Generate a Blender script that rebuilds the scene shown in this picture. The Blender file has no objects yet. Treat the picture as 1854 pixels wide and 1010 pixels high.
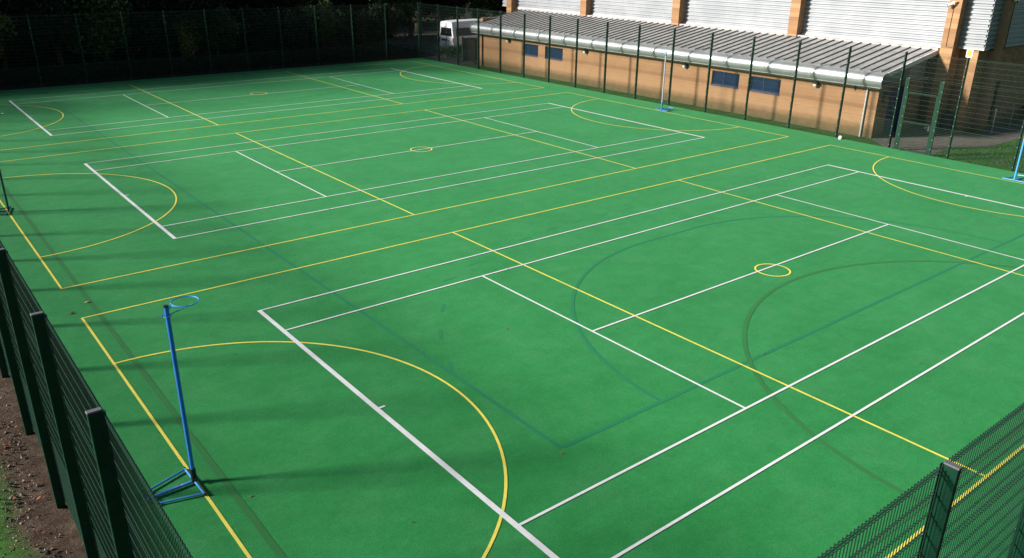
import bpy, math, random
from mathutils import Vector, Matrix, Euler
random.seed(7)
R = math.radians
S = bpy.context.scene
COL = S.collection

# ------------------------------------------------------------------ camera
cam_d = bpy.data.cameras.new("camera"); cam = bpy.data.objects.new("camera", cam_d); COL.objects.link(cam)
cam.rotation_mode = 'XYZ'
cam.location = (-2.7507, -19.0094, 7.8111)
cam.rotation_euler = (1.1855318, -0.0117219, -0.66941)
cam_d.sensor_width = 36.0; cam_d.lens = 1462.70 / 1854.0 * 36.0
cam_d.clip_start = 0.1; cam_d.clip_end = 2000
S.camera = cam
# ------------------------------------------------------------------ light
SUN_AZ = 29.0      # light travels towards +x, -y by this angle
SUN_EL = 25.0
W = bpy.data.worlds.new("World"); S.world = W; W.use_nodes = True
nt = W.node_tree; bg = nt.nodes["Background"]
sky = nt.nodes.new("ShaderNodeTexSky"); sky.sky_type = 'NISHITA'; sky.sun_disc = False
sky.sun_elevation = R(SUN_EL); sky.sun_rotation = R(360 - 61.0)
sky.air_density = 1.0; sky.dust_density = 1.0; sky.ozone_density = 1.5
nt.links.new(sky.outputs[0], bg.inputs[0]); bg.inputs[1].default_value = 0.030
sd = bpy.data.lights.new("sun", 'SUN'); sun = bpy.data.objects.new("sun", sd); COL.objects.link(sun)
sd.energy = 4.2; sd.angle = R(7.5); sd.color = (1.0, 0.93, 0.82)
ca, sa = math.cos(R(SUN_AZ)), math.sin(R(SUN_AZ)); ce, se = math.cos(R(SUN_EL)), math.sin(R(SUN_EL))
ldir = Vector((ca*ce, -sa*ce, -se))
sun.rotation_euler = ldir.to_track_quat('-Z', 'Y').to_euler(); sun.location = (-20, 20, 30)
S.view_settings.view_transform = 'Standard'; S.view_settings.look = 'None'
S.view_settings.exposure = 1.38; S.view_settings.gamma = 1.0
S.render.engine = 'CYCLES'
S.cycles.max_bounces = 6; S.cycles.diffuse_bounces = 3; S.cycles.transparent_max_bounces = 8

# ------------------------------------------------------------------ materials
def mat(name, col, rough=0.6, metal=0.0, spec=0.5):
    m = bpy.data.materials.new(name); m.use_nodes = True
    b = m.node_tree.nodes["Principled BSDF"]
    b.inputs["Base Color"].default_value = (*col, 1); b.inputs["Roughness"].default_value = rough
    b.inputs["Metallic"].default_value = metal; b.inputs["Specular IOR Level"].default_value = spec
    return m
class NT:
    def __init__(s, m): s.t = m.node_tree; s.b = s.t.nodes["Principled BSDF"]
    def n(s, k, **kw):
        x = s.t.nodes.new(k)
        for a, v in kw.items(): setattr(x, a, v)
        return x
    def l(s, a, b): s.t.links.new(a, b)
    def coord(s, scale=(1, 1, 1), obj=True, rot=(0, 0, 0)):
        c = s.n("ShaderNodeTexCoord") if obj else None
        g = s.n("ShaderNodeNewGeometry") if not obj else None
        mp = s.n("ShaderNodeMapping"); mp.inputs["Scale"].default_value = scale; mp.inputs["Rotation"].default_value = rot
        s.l(c.outputs["Object"] if obj else g.outputs["Position"], mp.inputs[0]); return mp.outputs[0]
    def noise(s, vec, scale, detail=4, rough=0.55):
        x = s.n("ShaderNodeTexNoise"); x.inputs["Scale"].default_value = scale
        x.inputs["Detail"].default_value = detail; x.inputs["Roughness"].default_value = rough
        s.l(vec, x.inputs["Vector"]); return x.outputs["Fac"]
    def ramp(s, fac, stops):
        r = s.n("ShaderNodeValToRGB"); e = r.color_ramp.elements
        while len(e) < len(stops): e.new(0.5)
        for i, (p, c) in enumerate(stops):
            e[i].position = p; e[i].color = (*c, 1) if len(c) == 3 else c
        s.l(fac, r.inputs[0]); return r.outputs[0]
    def mix(s, fac, a, b, mode='MIX'):
        x = s.n("ShaderNodeMix", data_type='RGBA', blend_type=mode)
        for sock, v in ((x.inputs[0], fac), (x.inputs[6], a), (x.inputs[7], b)):
            if isinstance(v, (int, float)): sock.default_value = v
            elif isinstance(v, tuple): sock.default_value = (*v, 1)
            else: s.l(v, sock)
        return x.outputs[2]
    def bump(s, h, strength=0.3, dist=0.02):
        x = s.n("ShaderNodeBump"); x.inputs["Strength"].default_value = strength; x.inputs["Distance"].default_value = dist
        s.l(h, x.inputs["Height"]); s.l(x.outputs[0], s.b.inputs["Normal"])
def varied(name, c1, c2, scale=6, rough=0.6, metal=0.0, stretch=(1, 1, 1), bump=0.0, lo=0.35, hi=0.65, spec=0.5, world=False):
    m = mat(name, c1, rough, metal, spec); t = NT(m)
    f = t.noise(t.coord(stretch, obj=not world), scale)
    t.l(t.ramp(f, [(lo, c1), (hi, c2)]), t.b.inputs["Base Color"])
    if bump: t.bump(f, bump, 0.01)
    return m

def turf_material():
    m = mat("turf", (0.03, 0.2, 0.06), 0.85, spec=0.25); t = NT(m)
    P = t.coord(obj=False)
    big = t.noise(P, 0.35, 5, 0.6); mid = t.noise(P, 2.2, 6, 0.65)
    str_ = t.noise(t.coord((0.35, 3.0, 1), obj=False), 1.3, 5, 0.6)
    fine = t.noise(P, 45, 3, 0.7)
    c = t.ramp(big, [(0.33, (0.009, 0.168, 0.036)), (0.70, (0.020, 0.222, 0.058))])
    c2 = t.ramp(mid, [(0.35, (0.009, 0.160, 0.034)), (0.72, (0.024, 0.232, 0.062))])
    c = t.mix(0.5, c, c2)
    c3 = t.ramp(str_, [(0.33, (0.94, 0.96, 0.94)), (0.68, (1.05, 1.03, 1.05))])
    c = t.mix(1.0, c, c3, 'MULTIPLY')
    # brownish grime patches, as sand infill shows through
    g = t.ramp(t.noise(P, 0.9, 6, 0.7), [(0.48, (0, 0, 0)), (0.74, (1, 1, 1))])
    gb = t.n("ShaderNodeMath", operation='MULTIPLY'); gb.inputs[1].default_value = 0.45; t.l(g, gb.inputs[0])
    c = t.mix(gb.outputs[0], c, (0.048, 0.220, 0.082))
    sp_ = t.ramp(t.noise(P, 11, 4, 0.8), [(0.3, (0.86, 0.88, 0.86)), (0.7, (1.14, 1.12, 1.14))])
    c = t.mix(1.0, c, sp_, 'MULTIPLY')
    f = t.ramp(fine, [(0.28, (0.62, 0.66, 0.62)), (0.72, (1.34, 1.28, 1.34))])
    c = t.mix(1.0, c, f, 'MULTIPLY')
    t.l(c, t.b.inputs["Base Color"])
    t.b.inputs['Sheen Weight'].default_value = 0.05; t.b.inputs['Sheen Roughness'].default_value = 0.45; t.b.inputs['Sheen Tint'].default_value = (0.45, 1.0, 0.8, 1)
    t.bump(t.noise(P, 60, 3, 0.7), 0.35, 0.01)
    return m
def paint(name, col, under, wear=0.25):
    m = mat(name, col, 0.75, spec=0.3); t = NT(m)
    P = t.coord(obj=False)
    f = t.noise(P, 38, 4, 0.75)
    k = t.ramp(f, [(0.52, (0, 0, 0)), (0.72, (wear, wear, wear))])
    c = t.mix(k, col, under)
    k2 = t.ramp(t.noise(P, 4.5, 6, 0.8), [(0.56, (0, 0, 0)), (0.74, (wear*1.3, wear*1.3, wear*1.3))])
    c = t.mix(k2, c, under)
    d = t.ramp(t.noise(P, 1.7, 5, 0.6), [(0.3, (0.84, 0.84, 0.84)), (0.7, (1.0, 1.0, 1.0))])
    t.l(t.mix(1.0, c, d, 'MULTIPLY'), t.b.inputs["Base Color"]); return m
def faded(name, col, k=0.55, turf=(0.016, 0.185, 0.053)):
    m = mat(name, col, 0.85, spec=0.2); t = NT(m)
    P = t.coord(obj=False)
    f = t.noise(P, 30, 4, 0.8); f2 = t.noise(P, 1.1, 4, 0.6)
    a = t.n("ShaderNodeMath", operation='ADD'); t.l(f, a.inputs[0]); t.l(f2, a.inputs[1])
    fac = t.ramp(a.outputs[0], [(0.0, (0, 0, 0)), (1.0, (k, k, k))])
    mm = t.n("ShaderNodeMapRange"); mm.inputs[1].default_value = 0.75; mm.inputs[2].default_value = 1.25
    mm.inputs[3].default_value = k*0.45; mm.inputs[4].default_value = k
    t.l(a.outputs[0], mm.inputs[0])
    t.l(t.mix(mm.outputs[0], turf, col), t.b.inputs["Base Color"])
    t.b.inputs['Sheen Weight'].default_value = 0.04; t.b.inputs['Sheen Roughness'].default_value = 0.45; t.b.inputs['Sheen Tint'].default_value = (0.45, 1.0, 0.8, 1)
    return m
def brick_material(name, vert_axis_rot):
    m = mat(name, (0.3, 0.16, 0.08), 0.9, spec=0.2); t = NT(m)
    mp = t.coord((1, 1, 1), obj=False, rot=vert_axis_rot)
    br = t.n("ShaderNodeTexBrick")
    br.inputs["Scale"].default_value = 1.0; br.inputs["Brick Width"].default_value = 0.225; br.inputs["Row Height"].default_value = 0.075
    br.inputs["Mortar Size"].default_value = 0.006; br.inputs["Mortar Smooth"].default_value = 0.3
    br.inputs["Color1"].default_value = (0.235, 0.130, 0.068, 1); br.inputs["Color2"].default_value = (0.385, 0.228, 0.122, 1)
    br.inputs["Mortar"].default_value = (0.25, 0.17, 0.11, 1)
    t.l(mp, br.inputs["Vector"])
    P = t.coord(obj=False)
    d = t.ramp(t.noise(P, 1.4, 5, 0.6), [(0.3, (0.92, 0.91, 0.90)), (0.7, (1.03, 1.03, 1.03))])
    c = t.mix(1.0, br.outputs[0], d, 'MULTIPLY')
    # algae and splash dirt at the foot of the wall
    sp = t.n("ShaderNodeSeparateXYZ"); t.l(t.n("ShaderNodeNewGeometry").outputs["Position"], sp.inputs[0])
    nz = t.noise(P, 2.5, 6, 0.7)
    su = t.n("ShaderNodeMath", operation='MULTIPLY_ADD'); su.inputs[1].default_value = -0.75; t.l(nz, su.inputs[0]); t.l(sp.outputs[2], su.inputs[2])
    k = t.n("ShaderNodeMapRange"); k.inputs[1].default_value = -0.35; k.inputs[2].default_value = 0.25; k.inputs[3].default_value = 0.85; k.inputs[4].default_value = 0.0
    t.l(su.outputs[0], k.inputs[0])
    c = t.mix(k.outputs[0], c, (0.085, 0.08, 0.035))
    t.l(c, t.b.inputs["Base Color"])
    t.bump(br.outputs[1], 0.25, 0.005)
    return m
def leaf_material(name, c1, c2, c3):
    m = mat(name, c1, 0.7, spec=0.2); t = NT(m)
    g = t.n("ShaderNodeNewGeometry")
    t.l(t.ramp(g.outputs["Random Per Island"], [(0.0, c1), (0.6, c2), (1.0, c3)]), t.b.inputs["Base Color"])
    return m

M = {}
M['turf'] = turf_material()
M['white_line'] = paint("white_paint", (0.68, 0.71, 0.74), (0.2, 0.4, 0.25), 0.38)
M['yellow_line'] = paint("yellow_paint", (0.74, 0.66, 0.11), (0.12, 0.3, 0.06), 0.42)
M['blue_faded'] = faded("faded_blue_paint", (0.006, 0.12, 0.09), 0.60)
M['blue_faint'] = faded("faint_blue_paint", (0.008, 0.125, 0.08), 0.45)
M['brown_faded'] = faded("faded_brown_paint", (0.035, 0.085, 0.026), 0.64)
M['brick'] = brick_material("buff_brick_x", (R(90), 0, R(90)))     # faces towards x
M['brick_y'] = brick_material("buff_brick_y", (R(90), 0, 0))       # faces towards y
M['engineering_brick'] = varied("blue_brick", (0.05, 0.05, 0.065), (0.10, 0.10, 0.115), 9, 0.7, world=True)
M['green_steel'] = varied("green_coated_steel", (0.0010, 0.024, 0.013), (0.002, 0.033, 0.018), 5, 0.5, spec=0.22)
M['green_wire'] = mat("green_coated_wire", (0.0015, 0.020, 0.013), 0.5, spec=0.4)
M['green_bar_lit'] = mat("green_coated_bar_lit", (0.018, 0.052, 0.038), 0.3, spec=0.6)  # same coating made paler: light caught on the horizontals put into the colour
M['cap'] = mat("grey_plastic_cap", (0.09, 0.09, 0.11), 0.6)
M['bolt'] = mat("galvanised_bolt", (0.65, 0.68, 0.7), 0.35, 0.6)
M['blue_paint'] = varied("blue_gloss_paint", (0.018, 0.15, 0.56), (0.026, 0.19, 0.64), 8, 0.35)
M['blue_worn'] = varied("worn_blue_paint", (0.06, 0.24, 0.58), (0.38, 0.42, 0.45), 14, 0.45, lo=0.55, hi=0.72)
M['black_rubber'] = mat("black_tape", (0.008, 0.008, 0.01), 0.5)
M['dark_pole'] = mat("dark_green_pole", (0.008, 0.06, 0.055), 0.4)
M['pale_pole'] = mat("pale_grey_blue_pole", (0.35, 0.40, 0.50), 0.4, 0.2)
M['zinc'] = varied("zinc_roof", (0.25, 0.25, 0.255), (0.34, 0.34, 0.345), 1.2, 0.6, 0.15, stretch=(0.6, 2, 1), world=True)
M['seam'] = mat("zinc_seam", (0.13, 0.13, 0.14), 0.6, 0.2)
M['eave'] = varied("aluminium_eave", (0.34, 0.37, 0.39), (0.42, 0.45, 0.47), 1.5, 0.40, 0.6, world=True)
M['soffit'] = varied("grey_soffit", (0.20, 0.22, 0.20), (0.27, 0.28, 0.26), 2, 0.7, world=True)
M['cladding'] = varied("silver_cladding", (0.245, 0.265, 0.295), (0.31, 0.33, 0.36), 0.8, 0.5, 0.35, world=True)
M['flashing'] = varied("pale_flashing", (0.55, 0.53, 0.50), (0.66, 0.64, 0.61), 1.5, 0.6, world=True)
M['window_blue'] = varied("blue_shutter", (0.010, 0.030, 0.075), (0.017, 0.045, 0.105), 3, 0.4, stretch=(1, 1, 4), world=True)
M['door_blue'] = mat("dark_blue_door", (0.012, 0.022, 0.10), 0.45)
M['dark_metal'] = mat("dark_metal", (0.015, 0.015, 0.017), 0.5)
M['lamp_glass'] = mat("lamp_lens", (0.55, 0.55, 0.5), 0.3)
M['downpipe'] = mat("grey_downpipe", (0.42, 0.45, 0.47), 0.45)
M['white_plastic'] = mat("white_plastic", (0.75, 0.75, 0.76), 0.4)
M['conduit'] = mat("brown_conduit", (0.05, 0.018, 0.012), 0.6)
M['sign_white'] = mat("sign_white", (0.78, 0.75, 0.66), 0.5)
M['sign_yellow'] = mat("sign_yellow", (0.62, 0.58, 0.03), 0.5)
M['sign_black'] = mat("sign_black", (0.03, 0.03, 0.015), 0.5)
M['bin'] = mat("navy_bin", (0.012, 0.014, 0.035), 0.45)
M['steel'] = mat("brushed_steel", (0.4, 0.42, 0.44), 0.35, 0.8)
M['van_white'] = mat("van_white", (0.72, 0.76, 0.80), 0.3)
M['glass_dark'] = mat("tinted_glass", (0.006, 0.007, 0.010), 0.08)
M['rubber'] = mat("tyre_rubber", (0.012, 0.012, 0.012), 0.8)
M['red_lens'] = mat("red_lens", (0.30, 0.02, 0.015), 0.25)
M['plate'] = mat("dark_plate", (0.05, 0.05, 0.045), 0.5)
M['timber'] = varied("weathered_timber", (0.055, 0.06, 0.05), (0.11, 0.115, 0.095), 4, 0.85, stretch=(1, 1, 0.15), world=True)
M['bark'] = varied("bark", (0.02, 0.016, 0.012), (0.045, 0.035, 0.025), 6, 0.95, stretch=(1, 1, 0.2), bump=0.4)
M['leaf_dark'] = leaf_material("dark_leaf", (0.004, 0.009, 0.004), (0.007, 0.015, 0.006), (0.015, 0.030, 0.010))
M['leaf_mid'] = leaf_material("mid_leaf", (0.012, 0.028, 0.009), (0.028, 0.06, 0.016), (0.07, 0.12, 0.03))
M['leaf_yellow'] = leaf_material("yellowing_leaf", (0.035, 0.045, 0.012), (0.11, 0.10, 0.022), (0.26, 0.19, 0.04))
M['leaf_shrub'] = leaf_material("shrub_leaf", (0.02, 0.06, 0.015), (0.035, 0.09, 0.02), (0.06, 0.13, 0.03))
M['fallen'] = leaf_material("fallen_leaf", (0.06, 0.03, 0.018), (0.16, 0.07, 0.035), (0.30, 0.05, 0.03))
M['stone'] = leaf_material("small_stone", (0.07, 0.055, 0.045), (0.16, 0.13, 0.11), (0.30, 0.26, 0.23))
M['grass_blade'] = leaf_material("grass_blade", (0.022, 0.085, 0.014), (0.045, 0.14, 0.025), (0.09, 0.18, 0.04))
M['paving'] = varied("worn_paving", (0.075, 0.068, 0.058), (0.115, 0.103, 0.09), 3, 0.9, world=True)
M['asphalt'] = varied("dark_asphalt", (0.022, 0.022, 0.022), (0.04, 0.04, 0.038), 5, 0.95, world=True)
M['concrete'] = varied("concrete_edging", (0.16, 0.15, 0.13), (0.24, 0.23, 0.2), 7, 0.9, world=True)
M['litter'] = mat("white_litter", (0.8, 0.8, 0.8), 0.5)

def ground_material():
    m = mat("ground_soil_grass", (0.05, 0.04, 0.03), 0.95, spec=0.15); t = NT(m)
    P = t.coord(obj=False)
    n1 = t.noise(P, 3.5, 8, 0.75); n2 = t.noise(P, 22, 6, 0.75); nb = t.noise(P, 0.9, 5, 0.6)
    soil = t.ramp(n1, [(0.30, (0.022, 0.014, 0.010)), (0.50, (0.050, 0.034, 0.026)), (0.64, (0.085, 0.062, 0.048)), (0.78, (0.20, 0.165, 0.14))])
    soil = t.mix(1.0, soil, t.ramp(n2, [(0.3, (0.55, 0.52, 0.5)), (0.72, (1.5, 1.45, 1.4))]), 'MULTIPLY')
    grass = t.ramp(n2, [(0.3, (0.016, 0.060, 0.010)), (0.6, (0.038, 0.115, 0.020)), (0.8, (0.075, 0.15, 0.035))])
    sp = t.n("ShaderNodeSeparateXYZ"); t.l(t.n("ShaderNodeNewGeometry").outputs["Position"], sp.inputs[0])
    def edge(sock, at, w, sgn, noise):
        a = t.n("ShaderNodeMath", operation='MULTIPLY_ADD'); t.l(noise, a.inputs[0]); a.inputs[1].default_value = w; t.l(sock, a.inputs[2])
        k = t.n("ShaderNodeMapRange"); k.inputs[1].default_value = at - 0.18; k.inputs[2].default_value = at + 0.18
        k.inputs[3].default_value = 1.0 if sgn < 0 else 0.0; k.inputs[4].default_value = 0.0 if sgn < 0 else 1.0
        t.l(a.outputs[0], k.inputs[0]); return k.outputs[0]
    left = edge(sp.outputs[0], -1.95, 0.9, -1, nb)          # grass west of about x = -2.45
    right = edge(sp.outputs[0], 32.7, 0.9, 1, nb)           # grass by the building
    south = edge(sp.outputs[1], 31.4, 0.9, -1, nb)
    r2 = t.n("ShaderNodeMath", operation='MULTIPLY'); t.l(right, r2.inputs[0]); t.l(south, r2.inputs[1])
    ad = t.n("ShaderNodeMath", operation='ADD', use_clamp=True); t.l(left, ad.inputs[0]); t.l(r2.outputs[0], ad.inputs[1])
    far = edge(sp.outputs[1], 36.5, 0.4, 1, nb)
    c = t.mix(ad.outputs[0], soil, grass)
    c = t.mix(far, c, t.mix(0.88, soil, (0.008, 0.009, 0.005)))  # soil beyond the far fence darkened, tree shade put into its colour
    t.l(c, t.b.inputs["Base Color"]); t.bump(n2, 0.9, 0.03)
    return m
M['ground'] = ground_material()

# ------------------------------------------------------------------ mesh builder
class MB:
    def __init__(s): s.v = []; s.f = []; s.mi = []; s.cur = 0
    def add(s, vs, fs):
        b = len(s.v); s.v += [tuple(v) for v in vs]
        for f in fs: s.f.append([b+i for i in f]); s.mi.append(s.cur)
    def box(s, x0, y0, z0, x1, y1, z1):
        x0, x1 = min(x0, x1), max(x0, x1); y0, y1 = min(y0, y1), max(y0, y1); z0, z1 = min(z0, z1), max(z0, z1)
        s.add([(x0,y0,z0),(x1,y0,z0),(x1,y1,z0),(x0,y1,z0),(x0,y0,z1),(x1,y0,z1),(x1,y1,z1),(x0,y1,z1)],
              [(0,3,2,1),(4,5,6,7),(0,1,5,4),(1,2,6,5),(2,3,7,6),(3,0,4,7)])
    def obox(s, c, dx, dy, dz, rz=0, chamfer=0):
        m = Matrix.Translation(c) @ Matrix.Rotation(rz, 4, 'Z')
        x, y, z = dx/2, dy/2, dz/2; k = chamfer
        if not k:
            vs = [(-x,-y,-z),(x,-y,-z),(x,y,-z),(-x,y,-z),(-x,-y,z),(x,-y,z),(x,y,z),(-x,y,z)]
            s.add([m @ Vector(v) for v in vs], [(0,3,2,1),(4,5,6,7),(0,1,5,4),(1,2,6,5),(2,3,7,6),(3,0,4,7)])
        else:
            rings = []
            for zz, ins in ((-z, k), (-z+k, 0), (z-k, 0), (z, k)):
                a, b = x-ins, y-ins
                rings.append([(-a+k,-b,zz),(a-k,-b,zz),(a,-b+k,zz),(a,b-k,zz),(a-k,b,zz),(-a+k,b,zz),(-a,b-k,zz),(-a,-b+k,zz)])
            s.loft([[m @ Vector(v) for v in r] for r in rings])
    def loft(s, rings, closed=True, caps=True):
        n = len(rings[0]); vs = [v for r in rings for v in r]; fs = []
        for i in range(len(rings)-1):
            for j in range(n if closed else n-1):
                k = (j+1) % n; fs.append((i*n+j, i*n+k, (i+1)*n+k, (i+1)*n+j))
        if caps:
            fs.append(tuple(reversed(range(n)))); fs.append(tuple((len(rings)-1)*n+j for j in range(n)))
        s.add(vs, fs)
    def tube(s, pts, r, n=8, closed=False, caps=True):
        pts = [Vector(p) for p in pts]; rs = r if isinstance(r, (list, tuple)) else [r]*len(pts); rings = []
        for i, p in enumerate(pts):
            if closed: d = (pts[(i+1) % len(pts)] - pts[i-1])
            else: d = (pts[min(i+1, len(pts)-1)] - pts[max(i-1, 0)])
            d.normalize(); up = Vector((0,0,1)) if abs(d.z) < 0.9 else Vector((1,0,0))
            a = d.cross(up).normalized(); b = a.cross(d).normalized()
            rings.append([p + (a*math.cos(t)+b*math.sin(t))*rs[i] for t in [2*math.pi*k/n for k in range(n)]])
        if closed: rings.append(rings[0]); s.loft(rings, caps=False)
        else: s.loft(rings, caps=caps)
    def quad(s, a, b, c, d): s.add([a, b, c, d], [(0,1,2,3)])
    def build(s, name, mats, parent=None, smooth=False, loc=(0,0,0)):
        me = bpy.data.meshes.new(name); me.from_pydata(s.v, [], s.f)
        if not isinstance(mats, (list, tuple)): mats = [mats]
        for m in mats: me.materials.append(m)
        if len(mats) > 1: me.polygons.foreach_set("material_index", s.mi)
        if smooth: me.polygons.foreach_set("use_smooth", [True]*len(me.polygons))
        me.update()
        o = bpy.data.objects.new(name, me); COL.objects.link(o); o.location = loc
        if parent: o.parent = parent
        return o
def autosmooth(o, ang=40):
    me = o.data; me.polygons.foreach_set("use_smooth", [True]*len(me.polygons))
    try: me.set_sharp_from_angle(angle=R(ang))
    except Exception: pass
    return o
def tag(o, label=None, cat=None, group=None, kind=None):
    if label: o["label"] = label
    if cat: o["category"] = cat
    if group: o["group"] = group
    if kind: o["kind"] = kind
    return o
def empty(name, loc, rz=0.0):
    o = bpy.data.objects.new(name, None); COL.objects.link(o); o.location = loc; o.rotation_euler = (0,0,rz)
    o.empty_display_size = 0.2; return o
KIDS = {}
def kids(o): return [c for c in bpy.data.objects if c.parent == o]
def copy_tree(o, parent=None):
    c = o.copy(); COL.objects.link(c)
    if parent is not None: c.parent = parent
    for ch in kids(o): copy_tree(ch, c)
    return c

# ------------------------------------------------------------------ ground, paving
def grid_axis(lo, hi, fine, step):
    xs = []; x = lo
    while x < hi:
        xs.append(x); x += (step if fine[0] <= x < fine[1] else 40 if abs(x) > 80 else 6)
    xs.append(hi); return xs
g = MB(); gx = grid_axis(-900, 900, (-6, 0), 0.25); gy = grid_axis(-900, 900, (-24, 10), 0.5); nx, ny = len(gx), len(gy)
vs = []
for y in gy:
    for x in gx:
        z = -0.05
        if -6 <= x <= -2.0 and -24 <= y <= 10: z += random.uniform(-0.02, 0.035)
        vs.append((x, y, z))
g.add(vs, [(j*nx+i, j*nx+i+1, (j+1)*nx+i+1, (j+1)*nx+i) for j in range(ny-1) for i in range(nx-1)])
tag(g.build("ground", M['ground'], smooth=True), kind="structure")
# paving by the hall and asphalt by the van
p = MB(); p.add([(32.25,-1.55,-0.044),(32.25,-3.6,-0.044),(34.6,-3.35,-0.044),(36.05,-4.28,-0.044),(39.6,-4.35,-0.044),(70,-4.5,-0.044),(70,5,-0.044),(33.4,5,-0.044),(33.4,-0.3,-0.044)],[tuple(range(9))])
tag(p.build("pavement", M['paving']), kind="structure")
p = MB(); p.add([(32.4,31.6,-0.040),(60,31.6,-0.040),(60,60,-0.040),(36.5,60,-0.040),(34.5,37.5,-0.040),(32.4,36.6,-0.040)],[tuple(range(6))])
tag(p.build("road", M['asphalt']), kind="structure")

# ------------------------------------------------------------------ pitch
X0, X1, Y0, Y1 = -1.725, 32.11, -16.98, 36.45
p = MB(); p.box(X0, Y0, -0.2, X1, Y1, 0.0)
pitch = tag(p.build("sports_pitch", M['turf']), "green artificial turf pitch with white tennis and yellow netball lines", "pitch", kind="structure")
del pitch["category"]
WD, LD = 15.26, 30.44
BASE = [-WD, 2.151, 2.151+WD+2.19]                    # lower sideline of each netball court
TOFF = [(-0.043, 0.164), (-0.006, -0.026), (0.002, -0.287)]
def line(mb, x0, y0, x1, y1, w, z):
    d = Vector((x1-x0, y1-y0, 0)).normalized(); n = Vector((-d.y, d.x, 0))*w/2
    a, b = Vector((x0, y0, z)), Vector((x1, y1, z)); mb.quad(a-n, b-n, b+n, a+n)
def ribbon(mb, pts, w, z, closed=False):
    P = [Vector((x, y, z)) for x, y in pts]; n = len(P); L = []; Rr = []
    for i in range(n):
        d = (P[(i+1) % n]-P[i-1]) if closed else (P[min(i+1, n-1)]-P[max(i-1, 0)])
        d.normalize(); q = Vector((-d.y, d.x, 0))*w/2; L.append(P[i]-q); Rr.append(P[i]+q)
    vs = [v for pr in zip(L, Rr) for v in pr]; fs = []
    for i in range(n if closed else n-1):
        j = (i+1) % n; fs.append((2*i, 2*j, 2*j+1, 2*i+1))
    mb.add(vs, fs)
def arc(cx, cy, r, a0, a1, n=64): return [(cx+r*math.cos(R(a0+(a1-a0)*k/n)), cy+r*math.sin(R(a0+(a1-a0)*k/n))) for k in range(n+1)]
ZY, ZW, w5 = 0.006, 0.010, 0.05
for k in range(3):
    b = BASE[k]; y = MB(); cy = b + WD/2
    line(y, -w5/2, b, LD+w5/2, b, w5, ZY); line(y, -w5/2, b+WD, LD+w5/2, b+WD, w5, ZY)
    line(y, 0, b+w5/2, 0, b+WD-w5/2, w5, ZY); line(y, LD, b+w5/2, LD, b+WD-w5/2, w5, ZY)
    for x in (LD/3, 2*LD/3): line(y, x, b+w5/2, x, b+WD-w5/2, w5, ZY)
    ribbon(y, arc(0, cy, 4.9, 89.7, -89.7), w5, ZY+0.0012); ribbon(y, arc(LD, cy, 4.9, 90.3, 269.7), w5, ZY+0.0012)
    ribbon(y, arc(LD/2+0.03, cy, 0.45, 0, 354, 40), w5, ZY+0.0012, True)
    y.build("netball_markings", M['yellow_line'], pitch)
    wv = MB(); cx = LD/2 + TOFF[k][0]; cy = cy + TOFF[k][1]
    if k == 0: cy = -7.625 + TOFF[0][1]
    xl, xr = cx-11.885, cx+11.885; yb, yt = cy-5.485, cy+5.485; sb, st_ = cy-4.115, cy+4.115
    for x, sgn in ((xl, 1), (xr, -1)):
        line(wv, x+sgn*0.05, yb, x+sgn*0.05, yt, 0.10, ZW)
        line(wv, x+sgn*0.10, cy, x+sgn*0.22, cy, w5, ZW)
    for yy in (yb+w5/2, yt-w5/2, sb, st_): line(wv, xl+0.10, yy, xr-0.10, yy, w5, ZW)
    for x in (cx-6.40, cx+6.40): line(wv, x, sb+w5/2, x, st_-w5/2, w5, ZW)
    line(wv, cx-6.40+w5/2, cy, cx+6.40-w5/2, cy, w5, ZW)
    wv.build("tennis_markings", M['white_line'], pitch)
# faded hockey and football lines
ZB = 0.003
fb = MB()
bx0, bx1, by0, by1 = 5.20, 25.2, -10.45, 31.0
line(fb, bx0, by0, bx0, by1, 0.085, ZB); line(fb, bx0+0.045, by0, bx1-0.045, by0, 0.085, ZB+0.0004)
ribbon(fb, arc(14.15, by0, 6.42, 180, 90) + arc(16.25, by0, 6.42, 90, 0), 0.085, ZB+0.0008)
fb.build("faded_blue_markings", M['blue_faded'], pitch)
fb = MB()
line(fb, bx1, by0+0.05, bx1, by1, 0.075, ZB); line(fb, bx0, by1, bx1, by1, 0.075, ZB)
ribbon(fb, arc(14.15, by1, 6.42, 180, 270) + arc(16.25, by1, 6.42, 270, 360), 0.075, ZB+0.0008)
dash = [((6.98,-4.25),(6.68,-4.6)), ((6.15,-5.35),(5.87,-5.78)), ((5.44,-6.7),(5.22,-7.2))]
for a, b_ in dash: line(fb, a[0], a[1], b_[0], b_[1], 0.08, 0.0022)
for k in range(8):
    x = 8.0 + k*1.18; yy = -3.25 + 1.9*(1-((14.8-x)/7.3)**2) if x < 14.8 else -1.36
    line(fb, x-0.24, yy-0.04, x+0.24, yy+0.02, 0.07, 0.0022)
fb.build("faint_blue_markings", M['blue_faint'], pitch)
br = MB()
line(br, 0.36, -15.0, 0.36, 34.6, 0.10, ZB+0.0012); line(br, 0.41, -14.97, 30.1, -14.97, 0.10, ZB+0.0012)
ribbon(br, arc(15.21, -14.93, 6.56, 180, 0, 80), 0.10, ZB+0.0016)
br.build("faded_brown_markings", M['brown_faded'], pitch)

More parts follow.
